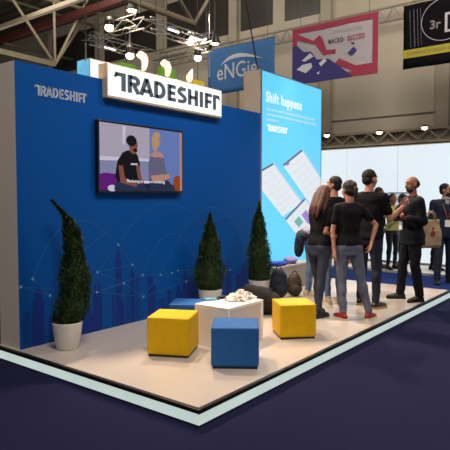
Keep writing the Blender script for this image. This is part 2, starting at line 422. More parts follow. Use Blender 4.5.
# skyline print
pr1 = mat('skyline_violet', '#182f7a', .6, spec=.12); pr2 = mat('skyline_blue', '#06468c', .6, spec=.12); pr3 = mat('skyline_deep', '#0d3a82', .6, spec=.12)
b = MB(); x = .03
rs = random.Random(3)
while x < WL-.1:
    wd = rs.uniform(.05, .16); hh = rs.uniform(.18, .42)
    k = rs.choice((0, 1, 2, 1))
    b.box(x, min(x+wd, WL-.06), -.0010, 0, .0, hh, k); x += wd+rs.uniform(0, .03)
x = .05
while x < WL-.1:
    wd = rs.uniform(.03, .07); hh = rs.uniform(.25, .6)
    b.box(x, min(x+wd, WL-.06), -.0016, -.0010, .0, hh, rs.choice((0, 2, 0))); x += wd+rs.uniform(.06, .3)
for cx, wd, hh in ((4.08, .085, .88), (4.29, .07, .64), (3.78, .12, .56), (3.05, .13, .58), (3.42, .06, .5), (4.6, .08, .5), (5.2, .1, .52), (6.1, .08, .6), (6.5, .1, .5)):
    cx -= 2.84
    b.box(cx-wd/2, cx+wd/2, -.0022, -.0016, 0, hh-.12, 0); b.box(cx-wd*.33, cx+wd*.33, -.0022, -.0016, hh-.12, hh-.05, 0)
    b.prism([(cx-wd*.2, hh-.05), (cx+wd*.2, hh-.05), (cx, hh+.05)], fnw, -.0022, -.0016, 0)
b.build('skyline_print', [pr1, pr2, pr3], wall, fix=True)
ln = mat('pale_line_print', '#265c98', .6, spec=.3); nd = mat('node_print', '#6393bd', .6, spec=.3)
nodes = [(2.99, .8), (4.08, 1.06), (2.86, .74), (3.18, .61), (3.78, .78), (4.29, .81), (4.16, .61), (4.45, .67), (4.46, .41), (3.77, .56), (4.75, .64), (5.23, .5), (4.96, .64), (5.07, .66), (6.17, .55), (6.6, .7)]
nodes = [(x-2.84, z-S) for x, z in nodes]
def ribbon(b, pts, t=.008):
    for q in strip(pts, t): b.prism([(max(.0, min(WL-.05, v.x)), v.y) for v in q], fnw, -.0028, -.0022)
b = MB()
for i, j in ((2, 3), (4, 1), (1, 5), (4, 5), (4, 6), (6, 9), (9, 7), (5, 7), (6, 8), (9, 8), (8, 10), (7, 10), (10, 12), (12, 13), (10, 11), (8, 11), (11, 14), (14, 15), (2, 9), (0, 3), (4, 9), (13, 14)): ribbon(b, [nodes[i], nodes[j]], .006)
def arch(x0, z0, x1, z1, xm, zm, n=26):
    x0 -= 2.84; x1 -= 2.84; xm -= 2.84; z0 -= S; z1 -= S; zm -= S; out = []
    cx, cz = 2*xm-(x0+x1)/2, 2*zm-(z0+z1)/2
    for i in range(n+1):
        t = i/n; out.append(((1-t)**2*x0+2*t*(1-t)*cx+t*t*x1, (1-t)**2*z0+2*t*(1-t)*cz+t*t*z1))
    return out
for a in ((2.99, .8, 4.08, 1.06, 3.46, 1.34), (4.08, 1.06, 6.17, .55, 5.05, 1.5), (4.45, .67, 5.4, .78, 4.92, 1.14), (4.75, .64, 6.6, .7, 5.75, 1.46), (5.61, 1.1, 6.6, 1.0, 6.1, 1.32), (3.18, .61, 3.9, 1.2, 3.5, .95)): ribbon(b, arch(*a), .007)
b.build('line_print', ln, wall, fix=True)
b = MB()
for x, z in nodes: b.prism([(x+.016*math.cos(k*math.pi/4), z+.016*math.sin(k*math.pi/4)) for k in range(8)], fnw, -.0036, -.0028)
b.build('node_print', nd, wall, fix=True)
logo('wall_logo', lambda u, v, d: V((u+3.05-2.84, d, v+2.588-S)), .615, .10, mat('silver_letters', '#a8b2c4', .5), wall, -.006, 0, .195)

# ------------------------------------------------------------------ television
tv = thing('television', (4.431, WY, 1.651), 'wide flat television on the blue wall showing a seated man and woman', 'television')
W2, TH = 1.352, .781
MB().box(-W2/2, W2/2, -.062, -.012, 0, TH).build('frame', mat('black_plastic', '#08080a', .3), tv, bevel=.006)
MB().box(-.25, .25, -.012, 0, .2, .6).build('wall_bracket', blk, tv)
def em(name, c, s=.62): return mat(name, c, .5, var=.0, emit=s, spec=.1)
pal = [em('screen_wall', '#b9b2c6'), em('screen_blue', '#6f86c8'), em('screen_black', '#15131a'), em('screen_skin', '#8a5548'), em('screen_fair_skin', '#c89384'), em('screen_blond', '#c8a070'), em('screen_grey', '#6e6a88'), em('screen_jean', '#2a3556'), em('screen_purple', '#6a1c84'), em('screen_orange', '#a04a1c'), em('screen_white', '#dcd8ee'), em('screen_sill', '#8f92ba'), em('screen_floor', '#1c1830'), em('screen_dark_hair', '#1a1210')]
sw, sh = W2-.05, TH-.05
fs_ = lambda u, v, d: V((-sw/2+u*sw, -.0625-d, .025+(1-v)*sh))
b = MB(); lay = [0]
def pg(c, pts): lay[0] += 1; b.prism(pts, fs_, (lay[0]-1)*.00015, lay[0]*.00015, c)
def el(c, cx, cy, rx, ry, n=16): pg(c, [(cx+rx*math.cos(2*math.pi*i/n), cy+ry*math.sin(2*math.pi*i/n)) for i in range(n)])
pg(0, [(0, 0), (1, 0), (1, 1), (0, 1)]); pg(1, [(.57, 0), (.97, 0), (.97, 1), (.57, 1)])
pg(11, [(0, .5), (.57, .5), (.57, .85), (0, .85)]); pg(10, [(0, .5), (.57, .49), (.57, .53), (0, .56)])
pg(12, [(0, .88), (1, .9), (1, 1), (0, 1)]); pg(10, [(.25, .02), (.29, .02), (.27, .3), (.25, .3)])
pg(8, [(0, .76), (.06, .74), (.2, .76), (.22, 1), (0, 1)]); el(10, .13, .97, .05, .05)
pg(9, [(.88, .78), (.93, .74), (1, .76), (1, 1), (.88, 1)])
pg(7, [(.22, .78), (.45, .8), (.55, .98), (.55, 1), (.15, 1), (.16, .9)])
pg(2, [(.25, .42), (.31, .38), (.37, .39), (.42, .44), (.45, .58), (.44, .84), (.3, .88), (.2, .88), (.16, .8), (.19, .55)])
pg(3, [(.40, .60), (.44, .60), (.47, .80), (.5, .88), (.46, .9), (.42, .78)]); pg(3, [(.2, .62), (.25, .62), (.27, .8), (.42, .9), (.4, .95), (.22, .88)])
pg(3, [(.32, .3), (.41, .3), (.415, .4), (.37, .44), (.33, .4)]); el(3, .38, .29, .045, .085); el(2, .35, .23, .062, .085); el(2, .395, .37, .025, .03)
pg(10, [(.34, .58), (.42, .575), (.42, .60), (.34, .605)])
pg(7, [(.56, .82), (.8, .82), (.9, .95), (.9, 1), (.56, 1)])
pg(4, [(.58, .42), (.63, .36), (.7, .36), (.745, .42), (.75, .5), (.57, .5)])
pg(6, [(.57, .44), (.63, .46), (.69, .45), (.75, .46), (.78, .68), (.84, .74), (.83, .82), (.66, .85), (.56, .82), (.55, .6)])
el(4, .67, .21, .035, .08); pg(5, [(.60, .12), (.63, .05), (.68, .04), (.71, .1), (.68, .14), (.665, .3), (.65, .36), (.61, .34), (.595, .2)])
pg(4, [(.58, .76), (.68, .74), (.82, .72), (.84, .78), (.72, .85), (.6, .84)])
pg(4, [(.97, 0), (1, 0), (1, 1), (.97, 1)])
b.build('screen', pal, tv, fix=True)
text('subtitle', 'Marketing or around marketing', .05, em('subtitle_white', '#ffffff', .9), tv, (-.27, -.068, .115), FRONT, .0, .0005, .84, space=1.12)

# ------------------------------------------------------------------ lit sign
sg = thing('illuminated_sign', (4.881, 4.706, 2.68), 'long white glowing sign box with dark letters on top of the blue wall', 'sign')
sx = 1.996/2; sz = .372
case = mat('sign_case', '#b9aa94', .6, var=.03)
b = MB(); b.box(-sx, sx, -.070, .075, 0, sz)
b.build('sign_case', case, sg, bevel=.004)
MB().box(-sx+.012, sx-.012, -.0775, -.070, .022, sz-.012).build('light_panel', mat('lit_sign_face', (1, .97, .92, 1), .5, var=0, emit=1.05), sg)
logo('sign_letters', lambda u, v, d: V((u-.895, d, v+.092)), 1.83, .198, mat('slate_letters', '#4c5866', .5), sg, -.0815, -.0775)

# hook-shaped lamps on the sign
glow = mat('glowing_lamp_glass', (1, .62, .42, 1), .5, var=.04, scale=20, emit=1.7)
def hook(x, h, label, flame=False):
    t = thing('hook_lamp', (x, 4.70, 2.68+sz), label, 'lamp', group='glowing lamps standing on the lit sign')
    MB().lathe([(.035, 0), (.035, .012), (.012, .016), (.01, .03)], n=16).build('lamp_base', blk, t, smooth=True)
    if flame:
        P = [(0, 0, .03), (-.012, 0, .06), (-.006, 0, .10), (.018, 0, .15), (.045, 0, .21)]; r = [.02, .04, .045, .03, .004]
    else:
        P = [(.0, 0, .03), (.02, 0, .05), (.035, 0, .10), (.035, 0, .15), (.01, 0, .19), (-.03, 0, .20), (-.055, 0, .18), (-.06, 0, .165)]
        r = [.015, .028, .036, .042, .046, .045, .036, .012]
    MB().tube([(a, c, e*h) for a, c, e in P], r, 12).build('glowing_shade', glow, t, smooth=True)
    l = bpy.data.lights.new('lamp_light', 'POINT'); l.energy = 2.2; l.color = (1, .75, .55); l.shadow_soft_size = .05
    q = bpy.data.objects.new('lamp_light', l); COL.objects.link(q); q.parent = t; q.location = (0, -.06, .16)
hook(4.47, 1.0, 'glowing hook-shaped lamp standing on the sign above its letter A')
hook(4.86, .9, 'glowing hook-shaped lamp standing on the sign above its letters E and S')
hook(5.30, .95, 'glowing flame-shaped lamp standing on the sign near its right end', True)

# ------------------------------------------------------------------ lighting truss ring
alu = mat('aluminium_truss', '#6f6f6b', .5, metal=.5, var=.05)
ring = thing('lighting_truss', (4.40, 4.66, 3.62), 'square silver lighting truss hanging above the white glowing sign', 'truss')
def box_truss(p0, p1, w=.13):
    p0 = V(p0); p1 = V(p1); d = (p1-p0); L = d.length; d.normalize(); s = V((-d.y, d.x, 0))*w/2; u = V((0, 0, w/2)); b = MB()
    cs = [s+u, s-u, -s-u, -s+u]
    for c in cs: b.tube([p0+c, p1+c], .008, 6)
    n = int(L/.17)
    for i in range(n):
        a = p0+d*L*i/n; e = p0+d*L*(i+1)/n
        for k in range(4):
            c0, c1 = cs[k], cs[(k+1) % 4]
            b.tube([a+c0, e+c1] if i % 2 else [a+c1, e+c0], .004, 4)
    return b
A = 1.25; B_ = 1.0
for p0, p1 in (((.1, 0, 0), (A-.1, 0, 0)), ((A, 0, 0), (A, B_, 0)), ((A-.1, B_, 0), (.1, B_, 0)), ((0, B_, 0), (0, 0, 0))):
    box_truss(p0, p1).build('truss_side', alu, ring, smooth=False)
for x, y_ in ((0, 0), (A, 0), (A, B_), (0, B_)):
    MB().tube([(x, y_, .08), (x, y_, 10.8)], .006, 5).build('hanging_cable', blk, ring)
for x, y_ in ((0, B_), (A, 0), (A, B_)):
    MB().tube([(x, y_, -.08), (x, y_, -.42 if x else -.3)], .01, 6).build('drop_rod', alu, ring)
def flood(loc, label, r=.07, m=lampc, up=.28, tilt=0):
    t = thing('floodlight', loc, label, 'floodlight', group='floodlights on the square truss')
    o = MB().lathe([(.03, .11), (r*.8, .09), (r, .0), (r*.9, .01)], n=16).build('lamp_housing', blk, t, smooth=True)
    MB().ell((0, 0, -r*.3), (r*.85, r*.85, r*.75)).build('bulb', m, t, smooth=True)
    MB().tube([(0, 0, .1), (0, 0, up)], .01, 6).build('mounting_rod', alu, t)
flood((4.50, 4.95, 3.31), 'small bright floodlight hanging low at left end of the truss', .055)
flood((5.62, 4.84, 3.49), 'small bright floodlight hanging low at right end of the truss', .055, up=.12)
flood((4.28, 5.06, 3.61), 'round white floodlight on the left side of the truss', .06, lampw, .1)
flood((5.56, 4.92, 3.71), 'oval white floodlight on the right side of the truss', .06, lampw, .1)
tb = mat('tube_light', (1, .98, .95, 1), emit=2.2, var=0)
b = MB()
for (x, y_, lb) in ((4.85, 4.56, 'left one of two thin white tube lights on the front of the silver truss'), (5.25, 4.56, 'right one of two thin white tube lights on the front of the silver truss'), (4.9, 5.78, 'thin white tube light on the rear side of the silver truss')):
    t = thing('tube_light', (x, y_, 3.60), lb, 'lamp', group='tube lights on the square truss')
    MB().tube([(-.09, 0, 0), (.09, 0, 0)], .012, 8).build('tube', tb, t); MB().box(-.1, .1, -.012, .012, .012, .03).build('tube_holder', alu, t)

# ------------------------------------------------------------------ neighbour's hanging light box and coloured boxes
nb = thing('hanging_light_box', (4.53, 5.75, 3.02), 'small light blue and white hanging light box behind the blue wall', 'sign')
MB().box(0, .30, 0, .26, 0, .38).build('box_frame', case, nb)
MB().box(-.006, 0, .01, .25, .01, .37).build('blue_light_panel', mat('lit_cyan', (.16, .55, .82, 1), var=.2, scale=9, emit=.9), nb)
MB().box(.01, .29, -.006, 0, .01, .37).build('white_light_panel', mat('lit_white_soft', (.95, .97, 1, 1), var=0, emit=.9), nb)
for x in (.05, .25): MB().tube([(x, .13, .38), (x, .13, 11.3)], .006, 5).build('cable', blk, nb)
gm = mat('lime_light_panel', (.22, .55, .03, 1), var=.2, scale=6, emit=.45); ym = mat('yellow_light_panel', (.8, .55, .03, 1), var=.1, emit=.6)
for x, wd, z, hh, m, lb in ((5.15, .28, 3.16, .33, gm, 'small lime green hanging box behind left part of the glowing sign'), (5.97, .30, 3.20, .38, gm, 'small lime green hanging box behind middle of the glowing sign'), (6.72, .25, 3.16, .35, ym, 'small yellow hanging box behind right end of the glowing sign')):
    t = thing('hanging_colour_box', (x, 5.85, z), lb, 'sign')
    MB().box(0, wd, 0, .1, 0, hh).build('box_body', m, t, bevel=.01)
    MB().tube([(wd/2, .05, hh), (wd/2, .05, 14.4-z)], .005, 5).build('cable', blk, t)

# ------------------------------------------------------------------ lit tower
tw = thing('light_tower', (6.95, WY, S), 'tall bright blue illuminated tower panel with tilted white screens', 'illuminated panel')
TW = 8.92-6.952; TT = 3.555-S
MB().box(.002, TW, .012, .33, 0, TT).build('tower_body', beige, tw)
MB().box(.002, .03, 0, .012, 0, TT).box(TW-.02, TW, 0, .012, 0, TT).box(.03, TW-.02, 0, .012, TT-.015, TT).build('tower_frame', mat('silver_frame', '#7c8894', .4, metal=.6), tw)
cy = mat('lit_blue_face', (.125, .62, .97, 1), .4, var=.05, scale=.8, emit=1.0)
MB().box(.03, TW-.02, .004, .012, 0, TT-.015).build('light_panel', cy, tw)
ft = lambda u, v, d: V((u-6.95, d, v-S))
lx0, lx1 = 6.985, 8.895
def clip(poly):
    for side, lim in ((0, lx0), (1, lx1)):
        out = []
        for i in range(len(poly)):
            a, c = poly[i-1], poly[i]
            ia = a[0] >= lim if side == 0 else a[0] <= lim; ic = c[0] >= lim if side == 0 else c[0] <= lim
            if ia != ic:
                t = (lim-a[0])/(c[0]-a[0]); out.append((lim, a[1]+t*(c[1]-a[1])))
            if ic: out.append(c)
        poly = out
    return poly
white = mat('lit_document', (.88, .94, 1, 1), var=.0, emit=.78); pale = mat('lit_pale_blue', (.45, .75, .95, 1), var=0, emit=.78); lil = mat('lit_grid_line', (.68, .80, .95, 1), var=0, emit=.75)
dk = mat('lit_slate', (.13, .25, .42, 1), var=0, emit=.6); vio = mat('lit_violet', (.45, .3, .75, 1), var=0, emit=.7); grn = mat('lit_green', (.2, .6, .5, 1), var=0, emit=.7)
def doc(name, O, U, Vv, extra):
    """tilted page: corner O, edge vectors U (short) and Vv (long)"""
    b = MB()
    P = lambda a, c: (O[0]+U[0]*a+Vv[0]*c, O[1]+U[1]*a+Vv[1]*c)
    def q(a0, a1, c0, c1, mi, d):
        pl = clip([P(a0, c0), P(a1, c0), P(a1, c1), P(a0, c1)])
        if len(pl) > 2: b.prism(pl, ft, -.0015*d, .004-.0015*(d-1)-.002, mi)
    q(0, 1, 0, 1, 0, 1); q(1.0, 1.06, 0, 1.0, 1, 1); q(0, 1, 0, .04, 3, 2)
    for i in range(1, 8): q(.06, .94, i/8, i/8+.006, 2, 2)
    for i in (1, 2, 3): q(i/4, i/4+.008, .08, .92, 2, 2)
    for e in extra: q(*e[:4], e[4], 3)
    b.build(name, [white, pale, lil, dk, vio, grn], tw, fix=True)
# page 1 : top corner (7.28,2.12) long edge to (8.27,1.61); short edge down-left
doc('document_graphic', (6.67, 1.92), (.61, .22), (.93, -.64), [(.1, .3, .04, .07, 5)])
doc('document_graphic', (7.58, 2.13), (.61, .29), (1.0, -.70), [(.1, .25, .04, .07, 4)])
doc('document_graphic', (7.66, 1.24), (.64, .34), (.95, -.68), [(.2, .45, .18, .34, 5), (.55, .8, .2, .5, 4), (.2, .3, .5, .6, 4), (.3, .5, .65, .85, 5)])
text('lettering', 'Shift happens', .225, em('lit_lettering', '#f2fbff', .95), tw, (7.09-6.95, .002, 3.085-S), FRONT, .0055, .0015, .80, space=1.14)
b = MB(); rs = random.Random(9)
for k, (z, xe) in enumerate(((2.955, 8.66), (2.875, 8.74), (2.795, 7.46))):
    x = 7.11
    while x < xe:
        wd = rs.uniform(.05, .16); b.box(x-6.95, min(x+wd, xe)-6.95, .001, .004, z-S, z-S+.034); x += wd+.025
b.build('small_print', mat('lit_small_print', (.45, .78, .95, 1), var=0, emit=.85), tw)
logo('tower_logo', lambda u, v, d: V((u+7.13-6.95, d, v+2.635-S)), .60, .10, em('lit_lettering', '#f2fbff', .95), tw, .001, .004)

# ------------------------------------------------------------------ low bench with clothes in front of the tower
bn = thing('low_bench', (6.98, 4.43, S), 'low pale grey box bench in front of the blue lit tower', 'bench')
MB().box(0, 1.15, 0, .26, 0, .36).build('bench_body', mat('bench_grey', '#9a948e', .7), bn, bevel=.008)
MB().box(-.01, 1.16, -.012, .27, .36, .39).build('bench_top', mat('bench_top_grey', '#aaa39c', .5), bn, bevel=.005)
def lump(name, c, r, m, label, cat, seed, amp=.3):
    b = MB(); b.ell((0, 0, r[2]), r, nu=28, nv=16)
    rr = V((seed*3.1, seed, 0)); vs = []
    for v in b.v:
        p = V(v); q = p-V((0, 0, r[2])); k = 1+amp*noise.noise(V((p.x/r[0], p.y/r[1], p.z/r[2]))*1.6+rr); q *= k
        vs.append((q.x, q.y, max(0, q.z+r[2])))
    b.v = vs; o = b.build(name, m, None, smooth=True); o.location = c; return tag(o, label, cat)
lump('folded_shirt', (7.22, 4.56, S+.39), (.2, .11, .035), mat('royal_blue_cloth', '#2c3fb0', .8, bump=.3, bscale=25), 'crumpled royal blue cloth lying on the low grey bench', 'cloth', 1)
lump('folded_shirt', (7.60, 4.55, S+.39), (.15, .1, .055), mat('lilac_cloth', '#8d84b8', .8, bump=.3, bscale=25), 'pale lilac crumpled cloth heap on the low grey bench', 'cloth', 2)

# ------------------------------------------------------------------ potted cypresses
leafm = [mat('cypress_green', '#2a4614', .7, var=.3, scale=60), mat('cypress_dark', '#172b0b', .7, var=.3, scale=60), mat('cypress_light', '#416020', .7, var=.2, scale=60)]
def cypress(loc, ht, rmax, potr, poth, curl, label, seed, wob=.02, bow=0):
    rs = random.Random(seed)
    t = thing('potted_cypress', loc, label, 'potted plant', group='cypress trees in white pots')
    pr = [(potr*.68, 0), (potr*.74, .02), (potr*.90, poth*.55), (potr, poth-.01), (potr, poth), (potr*.93, poth), (potr*.91, poth-.03), (.01, poth-.03)]
    MB().lathe(pr, n=36).build('pot', mat('white_pot', '#d2ccc4', .35, var=.02), t, smooth=True)
    MB().lathe([(potr*.9, poth-.04), (potr*.9, poth-.025), (.01, poth-.02)], n=24).build('soil', mat('soil', '#2a1c12', .95, var=.3), t)
    z0 = poth-.01; H = ht-z0
    def axis(s):
        c = max(0, (s-.76)/.24); q = bow*math.sin(math.pi*min(1, s*1.05)); return V((wob*math.sin(s*7+seed)+curl[0]*c*c+q*.614, wob*math.cos(s*5+seed)+curl[1]*c*c-q*.789, z0+H*s))
    def rad(s):
        return rmax*((.72+.28*min(1, s/.12)) if s < .12 else (1-((s-.12)/.88)**1.35)**.9)*(1+.08*math.sin(s*17+seed)) if s < .86 else rmax*.17*(1-(s-.86)/.14*.9)
    MB().tube([axis(0)-V((0, 0, .03)), axis(.3), axis(.6), axis(.85)], [.022, .017, .01, .004], 8).build('trunk', mat('bark', '#3a2616', .9, bump=.5), t)
    core = MB(); core.tube([axis(i/24) for i in range(25)], [max(.004, rad(i/24)*.66) for i in range(25)], 14)
    for _ in range(5200):
        s = rs.random()**1.12; a = rs.uniform(0, 2*math.pi); lump_ = 1+.26*noise.noise(V((math.cos(a)*2, math.sin(a)*2, s*9+seed)))
        r = max(.004, rad(s)*rs.uniform(.68, 1.03)*lump_); c = axis(s)
        d = V((math.cos(a), math.sin(a), 0)); p = c+d*r
        L = rs.uniform(.018, .042)*(1 if s < .85 else .7); up = (d*rs.uniform(.35, .9)+V((0, 0, rs.uniform(.5, 1.1)))+V((rs.uniform(-.3, .3), rs.uniform(-.3, .3), 0))).normalized()
        sd = up.cross(d+V((rs.uniform(-.5, .5),)*3)).normalized()*rs.uniform(.005, .010)
        th = up.cross(sd).normalized()*.0025
        k = rs.choice((0, 0, 1, 1, 2))
        core.add([p-up*.01, p+up*L*.5+sd, p+up*L, p+up*L*.5-sd, p+up*L*.5+th], [(0, 1, 4), (1, 2, 4), (2, 3, 4), (3, 0, 4)], k)
    core.build('foliage', leafm, t)
    return t
cypress((3.16, 4.40, S), 1.43, .165, .145, .265, (-.10, .09), 'slim cypress with bent tip in white pot, leftmost, before the blue wall', 1, .02, .085)
cypress((5.34, 4.40, S), 1.26, .20, .155, .29, (.0, 0), 'broad cone-shaped cypress in white pot behind the white table', 4, .008)
cypress((6.42, 4.38, S), 1.40, .178, .15, .28, (.02, 0), 'tall cypress in white pot next to the blue lit tower', 8, .015)

# ------------------------------------------------------------------ cubes
def cube(loc, s, h, rz, m, base, label, col):
    t = thing('cube_stool', loc, label, 'stool', rz, 'upholstered cube stools')
    o = MB().box(-s/2, s/2, -s/2, s/2, .018, h).build('upholstery', m, t, bevel=.018, seg=4)
    for p in o.data.polygons: p.use_smooth = False
    b = MB()
    for z in (h-.006,):
        P = [(-s/2+.004, -s/2+.004, z), (s/2-.004, -s/2+.004, z), (s/2-.004, s/2-.004, z), (-s/2+.004, s/2-.004, z), (-s/2+.004, -s/2+.004, z)]
        b.tube(P, .0035, 6)
    b.build('piping', m, t)
    MB().box(-s/2+.012, s/2-.012, -s/2+.012, s/2-.012, 0, .018).build('base', base, t)
yel = mat('yellow_leatherette', '#d8a900', .55, spec=.25, var=.04, scale=14, bump=.08, bscale=160)
blu = mat('blue_leatherette', '#215d9e', .6, spec=.25, var=.05, scale=14, bump=.08, bscale=160)
base = mat('dark_base', '#1a1614', .6)
def from_edge(p, q, s):
    """centre and rotation of a square whose near edge runs p -> q"""
    d = (V(q)-V(p)).normalized(); n = V((-d.y, d.x, 0)); c = (V(p)+V(q))/2+n*s/2
    return (c.x, c.y, S), math.atan2(d.y, d.x)
c, rz = from_edge((3.450, 3.585, 0), (3.623, 3.252, 0), .40); cube(c, .40, .365, rz, yel, base, 'yellow cube stool left of the white table', 0)
c, rz = from_edge((3.54, 2.883, 0), (3.755, 2.581, 0), .40); cube(c, .41, .355, rz, blu, base, 'blue cube stool in front of the white table', 0)
c, rz = from_edge((4.705, 2.915, 0), (4.950, 2.678, 0), .385); cube(c, .385, .36, rz, yel, base, 'yellow cube stool right of the white table', 0)
cube((4.33, 3.86, S), .37, .345, R(-60), blu, base, 'blue cube stool behind the yellow one, at the far side of the table', 0)

# ------------------------------------------------------------------ table
tb_ = thing('low_table', (4.03, 3.10, S), 'white cube-shaped low table with papers on top between the stools', 'table')
TX, TY, Tz = .60, .42, .41
wt = mat('white_laminate', '#f0eae2', .4, var=.02)
MB().box(-.0, TX, 0, TY, Tz-.03, Tz).build('table_top', wt, tb_, bevel=.003)
MB().box(0, .03, 0, TY, 0, Tz-.03).build('side_panel', wt, tb_, bevel=.002)
MB().box(TX-.045, TX, 0, TY, 0, Tz-.03).build('side_panel', wt, tb_, bevel=.002)
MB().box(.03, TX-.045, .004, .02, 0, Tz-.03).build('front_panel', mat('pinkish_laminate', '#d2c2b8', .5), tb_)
MB().box(.03, TX-.045, TY-.03, TY-.015, 0, Tz-.03).build('back_panel', wt, tb_)
zt = S+Tz
t = thing('spectacle_case', (4.29, 3.49, zt), 'light blue folded pouch on the white table', 'pouch', R(-30))
MB().box(-.10, .03, -.035, .035, 0, .022).build('pouch', mat('sky_blue_fabric', '#5aa0b8', .6), t, bevel=.008)
MB().box(.03, .055, -.035, .035, 0, .026).build('zip_end', mat('teal_dark', '#244a66', .6), t, bevel=.006)
tag(MB().add([(x, y, z) for z in (0, .028) for (x, y) in ((-.05, -.03), (.0, -.038), (.045, -.022), (.05, .02), (.01, .036), (-.045, .028))], [(5, 4, 3, 2, 1, 0), (6, 7, 8, 9, 10, 11)]+[(i, (i+1) % 6, (i+1) % 6+6, i+6) for i in range(6)]).build('black_wallet', mat('black_leather', '#1a1418', .5), None, bevel=.008), 'small black wallet on the table behind the crumpled paper', 'wallet').location = (4.41, 3.47, zt)
tag(MB().box(-.05, .05, -.035, .035, 0, .0025).build('paper_note', mat('white_paper', '#ded6cc', .8)), 'flat white paper note near the front corner of the table', 'paper').location = (4.14, 3.24, zt)
pp = mat('crumpled_paper', '#e6dad0', .8, var=.04)
rs = random.Random(5); b = MB()
for i in range(110):
    a = rs.uniform(0, 6.28); r = rs.uniform(0, .16); c = V((r*math.cos(a)*1.1, r*math.sin(a)*.8, max(.012, .07*(1-r/.15)+rs.uniform(-.01, .02))))
    e = M.Rotation(rs.uniform(0, 6.28), 3, 'Z') @ M.Rotation(rs.uniform(-.9, .9), 3, 'X') @ M.Rotation(rs.uniform(-.9, .9), 3, 'Y')
    s_ = rs.uniform(.018, .038); q = [V((-s_, -s_*.6, 0)), V((s_*.8, -s_, 0)), V((s_, s_*.7, 0)), V((-s_*.7, s_, 0)), V((0, 0, s_*.7))]
    q = [e @ v+c for v in q]; q = [V((v.x, v.y, max(v.z, .001))) for v in q]; b.add(q, [(0, 1, 4), (1, 2, 4), (2, 3, 4), (3, 0, 4), (3, 2, 1, 0)])
o = b.build('crumpled_paper', pp, None); o.location = (4.50, 3.29, zt); o.rotation_euler = (0, 0, R(-20)); tag(o, 'heap of crumpled white paper wrappers on the white table', 'paper')
o['kind'] = 'stuff'

# ------------------------------------------------------------------ bags
def remb(name, b, m, parent, vox=.012, sm=4, **k): return b.build(name, m, parent, remesh=vox, sm=sm, **k)
def pack(loc, rz, s, m, m2, label):
    t = thing('backpack', loc, label, 'backpack', rz, 'backpacks on the floor')
    b = MB(); b.ell((0, 0, .24*s), (.15*s, .09*s, .24*s)); b.ell((0, 0, .14*s), (.16*s, .11*s, .14*s)); b.ell((0, 0, .35*s), (.12*s, .08*s, .13*s))
    remb('bag_body', b, m, t, flatz=0.0, disp=.008, dscale=14)
    b = MB(); b.ell((0, -.09*s, .14*s), (.11*s, .055*s, .11*s)); remb('front_pocket', b, m2, t, .01)
    MB().tube([(-.04*s, .02, .46*s), (-.03*s, .02, .51*s), (.03*s, .02, .51*s), (.04*s, .02, .46*s)], .009, 8).build('handle', m2, t, smooth=True)
    for sx in (-1, 1): MB().tube([(sx*.07*s, .06*s, .44*s), (sx*.10*s, .13*s, .34*s), (sx*.10*s, .14*s, .18*s), (sx*.09*s, .08*s, .06*s)], .012, 8).build('shoulder_strap', m2, t, smooth=True)
nav = mat('navy_nylon', '#101828', .7, bump=.2, bscale=60); brn = mat('brown_canvas', '#4a382a', .85, var=.35, scale=22, bump=.2, bscale=60)
pack((6.66, 4.19, S), R(-50), .90, nav, mat('black_nylon', '#0b0d14', .7), 'dark navy backpack standing beside the rightmost cypress pot')
pack((6.93, 4.08, S), R(-45), .72, brn, mat('olive_canvas', '#3a3226', .85, var=.3, scale=22), 'brown mottled backpack leaning near the low grey bench')
t = thing('duffel_bag', (5.54, 3.84, S), 'large black duffel bag on the floor behind the white table', 'bag', R(-52))
b = MB(); b.cap((-.20, 0, .15), (.22, 0, .14), .145, .14); b.ell((.02, 0, .19), (.25, .145, .17)); b.ell((-.05, 0, .26), (.16, .12, .11))
bkn = mat('black_canvas', '#0e0d10', .8, bump=.3, bscale=30)
remb('bag_body', b, bkn, t, flatz=0, disp=.02, dscale=6)
for sy in (-.1, .1): MB().tube([(-.12, sy, .26), (-.08, sy*.7, .31), (.08, sy*.7, .31), (.12, sy, .26)], .011, 8).build('handle', bkn, t, smooth=True)
MB().box(-.22, .22, -.006, .006, .31, .325).build('zip', mat('zip_grey', '#3a3a3e', .4), t)
MB().box(.30, .335, -.155, -.145, .10, .14).build('orange_tag', mat('orange_tag', '#a0481c', .6), t)

# ------------------------------------------------------------------ distant bright booth
bw_ = thing('lit_booth_wall', (12.45, 1.0, 0), 'wide bright white backlit booth wall in the far background', 'illuminated wall')
MB().box(.02, .22, -9, 6.2, 0, 2.80).build('wall_body', case, bw_)
wl = mat('lit_wall_fabric', (.73, .82, .88, 1), .5, var=.03, scale=.6, emit=1.0)
y = 5.98-1+1.28
seams = [6.2, 4.88, 3.60, 2.32, 1.04, -.24, -1.52, -2.8, -4.1, -5.4, -9]
b = MB()
for i in range(len(seams)-1):
    MB().box(0, .02, seams[i+1]+.008, seams[i]-.008, .10, 2.78).build('light_panel', wl, bw_)
MB().box(.005, .02, -9, 6.2, .0, .10).build('skirting', mat('grey_skirting', '#8c8c90'), bw_)
po = thing('wall_poster', (12.425, 4.55, 1.05), 'pale blue grey poster on the bright wall behind the people', 'poster')
MB().box(-.01, .01, -.22, .27, 0, .66).build('poster_sheet', mat('poster_blue', (.62,.75,.9,1), .6, emit=.75, var=.1, scale=3), po)
MB().box(-.014, -.01, -.22, .27, .63, .66).build('poster_rail', mat('rail_grey', '#8f9cac', .4), po)
tag(MB().box(11.15, 12.44, -6, 6.6, 0, .05).build('booth_floor', mat('white_booth_floor', '#c4c0bc', .5, var=.04)), 'thin white raised floor of the far booth, beyond the aisle', 'platform')
aisle = tag(MB().box(8.98, 11.12, -6, 9, 0, .006).build('aisle_carpet', mat('royal_blue_carpet', '#172c66', .95, var=.12, scale=150, bump=.2, bscale=300, spec=.1)), 'royal blue carpet strip in the aisle behind the white stand floor', 'carpet')

